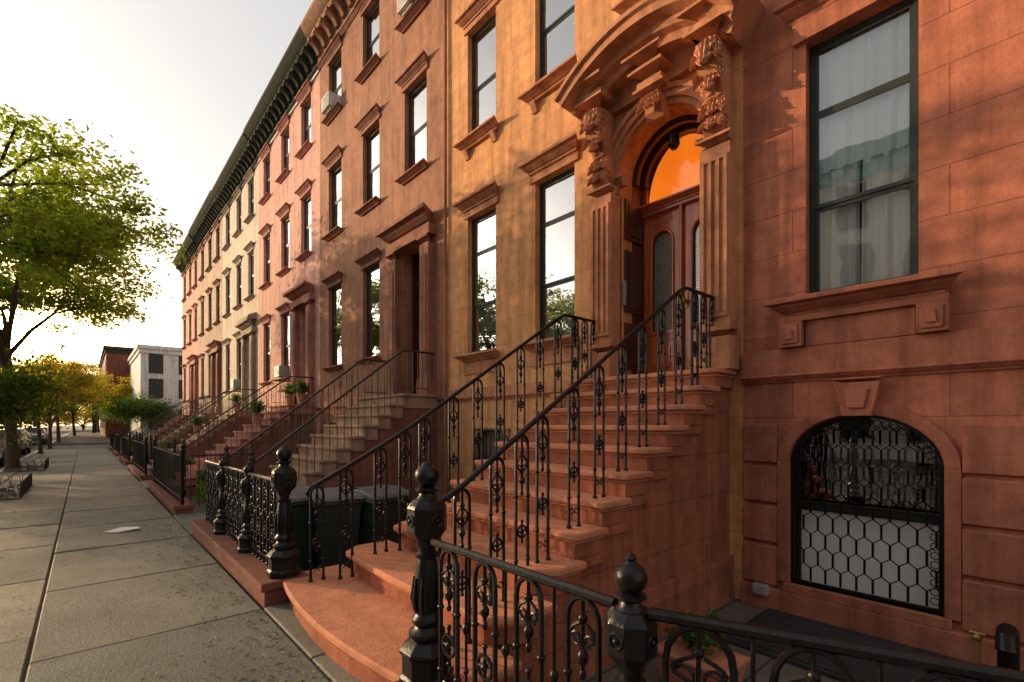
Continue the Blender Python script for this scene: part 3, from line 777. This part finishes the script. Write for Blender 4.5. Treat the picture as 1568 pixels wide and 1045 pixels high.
def coping(y0,y1,x0=1.12,x1=1.52,z=.20):
    e=empty('stone_coping'); m=MB(); m.box(x0,x1,y0,y1,z-.075,z); m.box(x0+.03,x1-.03,y0+.02,y1-.02,-.32,z-.074)
    m.obj('coping_block','cope',e,bevel=.012)
coping(4.46,8.15)
e=empty('stone_coping'); m=MB(); m.ext([(1.12,.9),(1.12,2.33),(1.50,2.33),(1.50,.95),(1.80,0),(1.98,-2.6),(1.58,-2.6),(1.45,0)],'z',.125,.20); m.ext([(1.15,.9),(1.15,2.31),(1.47,2.31),(1.47,.95),(1.77,0),(1.95,-2.6),(1.61,-2.6),(1.48,0)],'z',-.32,.1245); m.obj('coping_block','cope',e,bevel=.012)
yy=7.74
for i in range(5): coping(yy+2.3,yy+7.0,1.14,1.46,.15); yy+=6.68

# ============================ GROUND, SIDEWALK ==============================
g=MB(); g.add([(-900,-900,-.34),(900,-900,-.34),(900,900,-.34),(-900,900,-.34)],[(0,1,2,3)]); g.obj('ground','ground',smooth=0,recalc=False)
g=MB(); g.box(1.1,D+.2,-8,41.2,-.338,-.30)
g.obj('areaway_paving','court',smooth=0)
def slabs():
    v=[];f=[];tint=[]; rnd=random.Random(3)
    xs=[-2.0,-1.62,-.28,1.13]; ys=[-9.96+1.8*i for i in range(29)]
    def slab(x0,x1,y0,y1,lo=-.010,hi=.008):
        dz=[rnd.uniform(lo,hi) for _ in range(4)]; o=len(v)
        v.extend([(x0,y0,-.12),(x1,y0,-.12),(x1,y1,-.12),(x0,y1,-.12),(x0,y0,dz[0]),(x1,y0,dz[1]),(x1,y1,dz[2]),(x0,y1,dz[3])])
        f.extend([tuple(o+q for q in fc) for fc in [(0,3,2,1),(4,5,6,7),(0,1,5,4),(1,2,6,5),(2,3,7,6),(3,0,4,7)]])
        tint.extend([rnd.random()]*6)
    for i in range(len(ys)-1):
        for j in range(3):
            yo=(0,.55,0)[j]
            slab(xs[j]+.009,xs[j+1]-.009,ys[i]+.011+yo,ys[i+1]-.011+yo)
    slab(1.137,1.75,2.34,3.3); slab(1.137,1.75,3.31,4.45)
    for i in range(5):
        y=7.74+6.68*i; slab(1.137,2.1,y+.43,y+1.3); slab(1.137,2.1,y+1.31,y+2.28)
    me=bpy.data.meshes.new('sidewalk'); me.from_pydata(v,[],f)
    at=me.attributes.new('tint','FLOAT','FACE'); at.data.foreach_set('value',tint)
    me.materials.append(M['slab']); o=bpy.data.objects.new('sidewalk',me); scene.collection.objects.link(o)
    b=o.modifiers.new('b','BEVEL'); b.width=.009; b.segments=1
slabs()
g=MB(); g.box(-2.02,1.14,-10,42,-.335,-.03)
g.box(-2.02,9,53,220,-.335,0); g.box(-14,-10.4,-60,42,-.335,0); g.box(-14,-10.4,53,220,-.335,0); g.obj('sidewalk_base','court',smooth=0)
g=MB(); g.box(-2.18,-2.022,-60,42.2,-.33,.004); g.box(-2.18,-2.022,52.8,220,-.33,.004); g.box(-10.39,-10.23,-60,42.2,-.33,.004); g.obj('kerb','grey',bevel=.015)
g=MB(); g.box(-10.22,-2.19,-60,260,-.335,-.13); g.box(-2.18,60,42.2,52.8,-.335,-.132); g.box(-80,-10.4,42.2,52.8,-.335,-.132); g.obj('street','asph',smooth=0)
v=[];f=[];rnd=random.Random(11)
for i in range(850):
    y=3.0+rnd.random()**1.3*16; x=1.08-abs(rnd.gauss(0,.3)) if rnd.random()<.75 else rnd.uniform(-1.9,1.1)
    if x<-1.9: continue
    a=rnd.uniform(0,6.3); s_=rnd.uniform(.006,.02); o=len(v)
    for k,(p,q,h) in enumerate(((-1.4,0,.010),(0,.8,.018),(1.4,0,.010),(0,-.8,.012))):
        v.append((x+s_*(p*math.cos(a)-q*math.sin(a)),y+s_*(p*math.sin(a)+q*math.cos(a)),h))
    f.append((o,o+1,o+2,o+3))
me=bpy.data.meshes.new('fallen_leaves'); me.from_pydata(v,[],f); me.materials.append(M['litter']); scene.collection.objects.link(bpy.data.objects.new('fallen_leaves',me))
m=MB(); m.add([(.35,8.9,.014),(.62,8.95,.03),(.6,9.2,.016),(.4,9.18,.035),(.2,9.05,.014)],[(0,1,2,3,4)]); m.obj('paper_litter','paper',smooth=0,recalc=False)

# ============================ TREES ========================================
def leafcloud(m,name,nr,C,sz,n,ls,mat,flat=.55,spread=.75):
    nc=len(C); idx=nr.randint(0,nc,n); s_=nr.uniform(sz[0],sz[1],nc)[idx]
    g_=nr.normal(0,1,(n,3)); P=C[idx]+g_*np.stack([s_,s_,s_*flat],1)*spread
    ax=nr.normal(0,1,(n,3)); ax[:,2]*=.6; ax/=np.linalg.norm(ax,axis=1)[:,None]
    up=nr.normal(0,1,(n,3))*.6; up[:,2]+=1; bx=np.cross(ax,up); bx/=np.linalg.norm(bx,axis=1)[:,None]
    nrm=np.cross(ax,bx)
    L=nr.uniform(.6,1.25,n)[:,None]*ls
    V=np.stack([P-ax*L*.5,P+bx*L*.3+nrm*L*.08,P+ax*L*.55-nrm*L*.1,P-bx*L*.3+nrm*L*.08],1).reshape(-1,3)
    F=np.arange(4*n).reshape(-1,4)
    o=len(m.v); me=bpy.data.meshes.new(name)
    me.from_pydata(m.v+[tuple(x) for x in V.tolist()],[],m.f+[tuple(x) for x in (F+o).tolist()])
    me.materials.append(M['bark']); me.materials.append(M[mat])
    mi=[0]*len(m.f)+[1]*n; me.polygons.foreach_set('material_index',mi); me.polygons.foreach_set('use_smooth',[i==0 for i in mi])
    return me
def treemesh(name,seed,R_,zc,rz,nclump,nleaf,ls=.13,mat='leaf',trunk=2.6,csz=(.30,.62)):
    rnd=random.Random(seed); nr=np.random.RandomState(seed)
    m=MB(); clumps=[]
    lean=(rnd.uniform(-.15,.15),rnd.uniform(-.15,.15))
    top=Vector((lean[0],lean[1],trunk))
    m.tube([(0,0,-.1),(0.02,0,.15),(lean[0]*.5,lean[1]*.5,trunk*.5),tuple(top),(lean[0]*1.3,lean[1]*1.3,trunk+1.2)],[.24,.18,.15,.13,.09],10)
    nl=9
    for i in range(nl):
        a=2*math.pi*i/nl+rnd.uniform(-.3,.3); rr=R_*rnd.uniform(.45,.8); hz=zc+rz*rnd.uniform(-.45,.75)
        if i>6: rr*=.3; hz=zc+rz*.7
        end=Vector((math.cos(a)*rr,math.sin(a)*rr,hz)); st=top+Vector((0,0,rnd.uniform(-.5,1.0)))
        mid=st.lerp(end,.5)+Vector((rnd.uniform(-.3,.3),rnd.uniform(-.3,.3),rnd.uniform(-.1,.6)))
        q1=st.lerp(mid,.5)+Vector((0,0,.15))
        m.tube([tuple(st),tuple(q1),tuple(mid),tuple(end)],[.085,.065,.045,.02],7)
        clumps.append(end)
        for j in range(7):
            s0=(mid if j%2 else mid.lerp(end,.5)); a2=a+rnd.uniform(-1.4,1.4); l=R_*rnd.uniform(.22,.5)
            e2=s0+Vector((math.cos(a2)*l,math.sin(a2)*l,rnd.uniform(-.6,1.5)*rz/3))
            mm=s0.lerp(e2,.5)+Vector((0,0,rnd.uniform(-.1,.25)))
            m.tube([tuple(s0),tuple(mm),tuple(e2)],[.032,.022,.008],5); clumps.append(e2); clumps.append(mm)
            for _ in range(2):
                e3=e2+Vector((rnd.gauss(0,.6),rnd.gauss(0,.6),rnd.gauss(0,.4))); m.tube([tuple(mm),tuple(e3)],[.014,.004],4); clumps.append(e3)
    while len(clumps)<nclump:
        a=rnd.uniform(0,6.283); t=rnd.random()**.45; ph=rnd.uniform(-1,1)
        q=math.sqrt(max(0,1-ph*ph*.95))
        lump=1+.18*math.sin(3*a+seed)+.1*math.sin(5*a)
        clumps.append(Vector((R_*t*q*math.cos(a)*lump,R_*t*q*math.sin(a)*lump,zc+rz*ph*t)))
    return leafcloud(m,name,nr,np.array([tuple(c) for c in clumps]),csz,nleaf,ls,mat)
def bushmesh(name,seed,R_,h,nleaf,ls):
    rnd=random.Random(seed); nr=np.random.RandomState(seed); m=MB(); C=[]
    for i in range(14):
        a=rnd.uniform(0,6.28); r=R_*rnd.random()**.6*.8; z=h*rnd.uniform(.35,.85)
        m.tube([(0,0,0),(r*.4*math.cos(a),r*.4*math.sin(a),z*.6),(r*math.cos(a),r*math.sin(a),z)],[R_*.03,R_*.02,R_*.008],5); C.append((r*math.cos(a),r*math.sin(a),z)); C.append((r*.5*math.cos(a),r*.5*math.sin(a),z*.8))
    return leafcloud(m,name,nr,np.array(C),(R_*.2,R_*.34),nleaf,ls,'leafd',.8,.6)
T0=treemesh('tree_near',5,4.9,6.0,1.95,200,34000,.125,csz=(.22,.5),trunk=3.1)
T1=treemesh('tree_a',1,4.8,7.5,2.6,180,28000,.17,trunk=3.9)
T2=treemesh('tree_b',2,4.2,6.8,2.8,150,16000,.20,'leafg',trunk=3.2)
def place(me,x,y,s=1,rz=0,name='street_tree',sz=None,z=0):
    o=bpy.data.objects.new(name,me); o.location=(x,y,z); o.scale=(s,s,sz or s); o.rotation_euler=(0,0,rz); scene.collection.objects.link(o); return o
place(T0,-2.0,15.6,1.0,.9)
place(T1,-1.85,23.8,.95,.4)
place(T2,-1.75,36,.58,2.0); place(T2,-1.7,44,.6,4.0); place(T2,-1.7,59,.82,3.1); place(T2,3.5,72,1,.9,sz=.8); place(T2,-1,88,1,2,sz=.8)
place(T2,-12,38,1.1,5); place(T2,-12,62,1.1,1.4); place(T2,6,95,1.2,1); place(T2,-6,110,1.3,1);place(T2,2,125,1.3,1)
for i in range(16): place(T2,-48+i*6.0,150+(i*37)%23,1.6,i,sz=1.3,name='distant_tree',z=-4.2)
BU=bushmesh('bush',9,.55,1.0,2600,.085)
B2=treemesh('young',12,1.4,2.35,.7,80,7000,.15,'leafd',1.5)
place(B2,-1.8,16.4,.85,.3,'young_street_tree')
for (x,y,s_) in ((2.1,12.0,.8),(2.3,13.2,.9),(2.5,19.5,.9),(2.0,20.5,.7),(2.0,26.0,1.2),(3.2,26.8,1.3),(1.9,33.4,1.2),(2.2,39.6,1.3),(3.0,40.4,1.3)): place(BU,x,y,s_,x*7+y,'garden_bush',z=-.3)
place(B2,3.0,57,1.2,1,'young_street_tree'); place(B2,5.0,56,1.1,2,'young_street_tree')
def pit(y0,y1,x0=-1.95,x1=-1.0):
    e=empty('tree_pit_guard'); m=MB()
    for (a,b) in [((x1,y0),(x1,y1)),((x0,y0),(x1,y0)),((x0,y1),(x1,y1))]:
        L=math.hypot(b[0]-a[0],b[1]-a[1]); n=int(L/.16)
        for i in range(n):
            c=[(a[0]+(b[0]-a[0])*(i+f)/n,a[1]+(b[1]-a[1])*(i+f)/n) for f in (0,.15,.5,.85,1)]
            m.tube([(c[0][0],c[0][1],.0),(c[1][0],c[1][1],.25),(c[2][0],c[2][1],.33),(c[3][0],c[3][1],.25),(c[4][0],c[4][1],0)],.008,4)
    m.obj('hoops','ironold',e)
    m=MB(); m.box(x0,x1,y0,y1,.0,.03)
    for i in range(50): m.ball((rnd.uniform(x0+.05,x1-.05),rnd.uniform(y0+.05,y1-.05),.04),rnd.uniform(.02,.06),6,1,1,.7)
    m.obj('soil_and_stones','ground',e)
pit(14.3,17.3); pit(22.5,25.1)

# ============================ OTHER BUILDINGS ===============================
def block(name,x0,x1,y0,y1,z,mat,face,cols,rows,wn=(1.0,1.7)):
    e=empty(name); b=MB(); b.box(x0,x1,y0,y1,-.3,z); b.obj('walls',mat,e)
    f=MB(); g=MB()
    for i in range(cols):
        for zz in rows:
            if face=='-y':
                c=x0+(i+.5)*(x1-x0)/cols; f.box(c-wn[0]/2-.07,c+wn[0]/2+.07,y0-.06,y0+.02,zz-.1,zz+wn[1]+.08)
                g.box(c-wn[0]/2,c+wn[0]/2,y0-.075,y0-.062,zz,zz+wn[1]/2-.03); g.box(c-wn[0]/2,c+wn[0]/2,y0-.075,y0-.062,zz+wn[1]/2+.03,zz+wn[1])
            else:
                xf=x0 if face=='-x' else x1; s_=-1 if face=='-x' else 1
                c=y0+(i+.5)*(y1-y0)/cols; q=sorted((xf,xf+s_*.06)); f.box(q[0],q[1],c-wn[0]/2-.07,c+wn[0]/2+.07,zz-.1,zz+wn[1]+.08)
                q=sorted((xf+s_*.062,xf+s_*.075)); g.box(q[0],q[1],c-wn[0]/2,c+wn[0]/2,zz,zz+wn[1]/2-.03); g.box(q[0],q[1],c-wn[0]/2,c+wn[0]/2,zz+wn[1]/2+.03,zz+wn[1])
    f.obj('window_surrounds','frame' if mat!='brick' else 'tan',e); g.obj('window_sashes','plate',e)
    c=MB(); hh=1.1 if mat=='tan' else .35
    c.box(x0-.25,x1+.25,y0-.25,y1+.25,z,z+hh); c.box(x0-.12,x1+.12,y0-.12,y1+.12,z-.4,z-.002); c.obj('parapet_cornice','cornice' if mat=='brick' else ('white' if mat=='white' else 'teal'),e)
    return e
block('white_row_building',4.0,16,58,72,8.8,'white','-y',5,(1.2,4.2,6.6))
bb=block('brick_apartment_building',1.9,12,74,100,10.4,'brick','-x',7,(1,4.2,7.4))
m=MB()
for z in (3.6,6.8):
    m.box(.7,1.9,76,81,z,z+.06)
    for k in range(24): m.tube([(.7,76+k*.215,z),(.7,76+k*.215,z+.95)],.02,4)
    m.box(.68,.72,76,81,z+.93,z+.97); m.box(.7,1.1,77+0,77.4,z-3.1,z)
m.obj('fire_escape','ironold',bb)
block('opposite_row_building',-26,-15,-24,12,12.8,'tan','+x',15,(1,4.2,7.6,10.4))
block('opposite_row_building',-26,-15,60,110,9,'brick','+x',15,(1,4.2))

# ============================ CARS =========================================
def car(x,y,mat):
    e=empty('parked_car'); b=MB()
    prof=[(-2.2,.35),(-2.25,.6),(-2.15,.85),(-1.7,.93),(-1.1,.97),(-.45,1.40),(.6,1.46),(1.35,1.38),(1.95,1.0),(2.2,.92),(2.25,.55),(2.2,.33)]
    W=.88
    vs=[];n=len(prof)
    for s_ in (-1,1):
        for yy_,z in prof: vs.append((x+s_*(W-(.16 if z>1.1 else 0)),y+yy_,z-.13))
    b.add(vs,[tuple(range(n)),tuple(range(2*n-1,n-1,-1))]+[(i,(i+1)%n,n+(i+1)%n,n+i) for i in range(n)])
    b.obj('body',mat,e,bevel=.05)
    g=MB()
    for s_ in (-1,1):
        xx=x+s_*(W-.10); g.add([(xx+s_*.035,y-.95,.88),(xx-s_*.03,y-.42,1.22),(xx-s_*.03,y+1.2,1.2),(xx+s_*.035,y+1.65,.9)],[(0,1,2,3)])
    g.add([(x-.7,y-1.12,.90),(x+.7,y-1.12,.90),(x+.62,y-.5,1.28),(x-.62,y-.5,1.28)],[(0,1,2,3)])
    g.obj('windows','frame',e,smooth=0,recalc=False)
    w=MB()
    for s_ in (-1,1):
        for yy_ in (-1.4,1.4):
            n=18; c=[(y+yy_+.33*math.cos(2*math.pi*i/n),.20+.33*math.sin(2*math.pi*i/n)) for i in range(n)]
            q=sorted((x+s_*.68,x+s_*.90)); w.ext(c,'x',q[0],q[1])
    w.obj('wheels','tyre',e)
    l=MB()
    for s_ in (-1,1): l.box(x+s_*.62-.14,x+s_*.62+.14,y-2.27,y-2.2,.5,.66)
    l.obj('lamps','grey',e)
car(-3.3,33,'car'); car(-3.3,39.0,'carw'); car(-3.3,56,'car'); car(-3.3,26.5,'carw'); car(-3.2,62,'carw')

# ============================ SMALL OBJECTS ================================
def bin_(x,y,rot):
    e=empty('wheeled_trash_bin'); m=MB(); l=MB()
    z=-.3
    vs=[]
    for (zz,w,d) in ((.05,.21,.25),(.92,.27,.33)):
        vs+=[(-w,-d,zz),(w,-d,zz),(w,d,zz),(-w,d,zz)]
    m.add(vs,[(0,3,2,1),(4,5,6,7),(0,1,5,4),(1,2,6,5),(2,3,7,6),(3,0,4,7)])
    m.box(-.29,.29,-.35,.35,.88,.93)
    for s_ in (-.23,.23):
        c=[(.27+.1*math.cos(2*math.pi*i/14),.1+.1*math.sin(2*math.pi*i/14)) for i in range(14)]; m.ext(c,'x',s_-.03,s_+.03)
    l.ext([(-.36,.935),(-.34,.98),(-.1,1.03),(.25,1.03),(.38,.99),(.38,.935)],'x',-.29,.29); l.tube([(-.25,.40,.95),(.25,.40,.95)],.02,6)
    for mb,n,mt in ((m,'body','bin'),(l,'lid','binlid')):
        mb.obj(n,mt,e,bevel=.015)
    e.location=(x,y,z); e.rotation_euler=(0,0,rot)
bin_(1.95,6.35,.2); bin_(2.35,6.05,-.15); bin_(2.85,5.85,.1); bin_(2.0,7.1,.3)
e=empty('cellar_hatch'); m=MB(); m.box(4.08,5.08,.45,1.90,-.30,-.262); m.box(4.12,5.04,.49,1.86,-.262,-.25); m.box(4.5,4.54,1.0,1.3,-.25,-.235); m.obj('steel_door','plate',e,bevel=.006)
e=empty('wall_vent_box'); m=MB(); m.box(D-.15,D-.078,1.91,2.05,-.15,-.05)
m.box(D-.16,D-.15,1.925,2.035,-.14,-.06); m.obj('housing','grey',e,bevel=.008)
e=empty('standpipe'); m=MB(); m.tube([(4.6,.22,-.3),(4.6,.22,.10),(4.58,.22,.17),(4.52,.22,.2),(4.45,.22,.18),(4.42,.22,.10)],.055,12); m.lathe(4.6,.22,[(.09,-.3),(.09,-.26),(.06,-.25)],12); m.obj('vent_pipe','iron',e)
e=empty('brass_valve'); m=MB(); m.tube([(4.6,.37,-.3),(4.6,.37,.07)],.018,10); m.ball((4.6,.37,.09),.03,10); m.tube([(4.6,.33,.12),(4.6,.41,.12)],.01,6); m.obj('valve','brass',e)
e=empty('potted_plant'); m=MB()
vs=[]
for (zz,w,d) in ((-.3,.13,.20),(-.08,.17,.25),(-.05,.19,.27),(-.03,.19,.27)): vs+=[(3.2-w,1.65-d,zz),(3.2+w,1.65-d,zz),(3.2+w,1.65+d,zz),(3.2-w,1.65+d,zz)]
m.add(vs,[(0,3,2,1),(12,13,14,15)]+[(4*j+i,4*j+(i+1)%4,4*j+4+(i+1)%4,4*j+4+i) for j in range(3) for i in range(4)]); m.obj('planter',"pot",e,smooth=0)
PL=bushmesh('pl',21,.24,.26,500,.06)
o=place(PL,3.2,1.65,1,0,'plant',z=-.05); o.parent=e
for (x,y,zz) in ((1.9,10.7,-.3),(4.6,21.9,-.3),(4.9,15.0,2.13),(4.9,16.1,2.13),(4.8,22.9,2.13),(3.9,15.9,1.55),(3.4,22.8,1.16)):
    e=empty('potted_plant'); m=MB(); m.lathe(x,y,[(.12,zz),(.17,zz+.3),(.19,zz+.3),(.19,zz+.33)],14); m.obj('pot','pot',e); o=place(PL,x,y,1.5,1,'plant',z=zz+.3); o.parent=e

# ============================ WORLD, SUN, CAMERA ===========================
w=bpy.data.worlds.new('World'); scene.world=w; w.use_nodes=True; nt=w.node_tree; nt.nodes.clear()
out=nt.nodes.new('ShaderNodeOutputWorld')
sk=nt.nodes.new('ShaderNodeTexSky'); sk.sky_type='NISHITA'; sk.sun_disc=False; sk.sun_elevation=rd(SUN_EL); sk.sun_rotation=rd(SUN_AZ%360)
sk.air_density=1.0; sk.dust_density=3.0; sk.ozone_density=1.0
hs=nt.nodes.new('ShaderNodeHueSaturation'); hs.inputs['Saturation'].default_value=.40
nt.links.new(sk.outputs[0],hs.inputs['Color'])
tc=nt.nodes.new('ShaderNodeTexCoord')
def aureole(az,el,power,col):
    d=nt.nodes.new('ShaderNodeVectorMath'); d.operation='DOT_PRODUCT'; nt.links.new(tc.outputs['Generated'],d.inputs[0])
    a,e_=rd(az),rd(el); d.inputs[1].default_value=(math.sin(a)*math.cos(e_),math.cos(a)*math.cos(e_),math.sin(e_))
    c=nt.nodes.new('ShaderNodeMath'); c.operation='MAXIMUM'; nt.links.new(d.outputs['Value'],c.inputs[0]); c.inputs[1].default_value=0
    p=nt.nodes.new('ShaderNodeMath'); p.operation='POWER'; nt.links.new(c.outputs[0],p.inputs[0]); p.inputs[1].default_value=power
    s_=nt.nodes.new('ShaderNodeVectorMath'); s_.operation='SCALE'; s_.inputs[0].default_value=col; nt.links.new(p.outputs[0],s_.inputs['Scale']); return s_.outputs[0]
def vadd(a,b):
    n_=nt.nodes.new('ShaderNodeVectorMath'); n_.operation='ADD'; nt.links.new(a,n_.inputs[0])
    if hasattr(b,'is_output'): nt.links.new(b,n_.inputs[1])
    else: n_.inputs[1].default_value=b
    return n_.outputs[0]
ml=nt.nodes.new('ShaderNodeVectorMath'); ml.operation='MULTIPLY'; nt.links.new(hs.outputs[0],ml.inputs[0]); ml.inputs[1].default_value=(1.1,1.03,.95)
c=vadd(ml.outputs[0],(2.6,2.5,2.38))
c=vadd(c,aureole(-5,6,45,(18,9,1.0))); c=vadd(c,aureole(-4.2,7,350,(70,38,8))); c=vadd(c,aureole(-4.2,7,1800,(480,340,130)))
bg=nt.nodes.new('ShaderNodeBackground'); bg.inputs[1].default_value=.15; nt.links.new(c,bg.inputs[0])
nt.links.new(bg.outputs[0],out.inputs[0])

sd=bpy.data.lights.new('sun','SUN'); sd.energy=5; sd.angle=rd(.5); sd.color=(1,.68,.36)
so=bpy.data.objects.new('sun',sd); scene.collection.objects.link(so)
az,el=rd(SUN_AZ),rd(SUN_EL); S=Vector((math.sin(az)*math.cos(el),math.cos(az)*math.cos(el),math.sin(el)))
so.rotation_euler=S.to_track_quat('Z','Y').to_euler(); so.location=S*50

cam=bpy.data.cameras.new('camera'); co=bpy.data.objects.new('camera',cam); scene.collection.objects.link(co); scene.camera=co
cam.sensor_width=36; cam.lens=740/1568*36; cam.shift_y=(650-522.5)/1568; cam.clip_end=3000; cam.clip_start=.05
co.location=(0,0,CAMH); co.rotation_euler=(rd(90),0,rd(-41.5))
scene.view_settings.view_transform='Standard'; scene.view_settings.look='None'; scene.view_settings.exposure=0
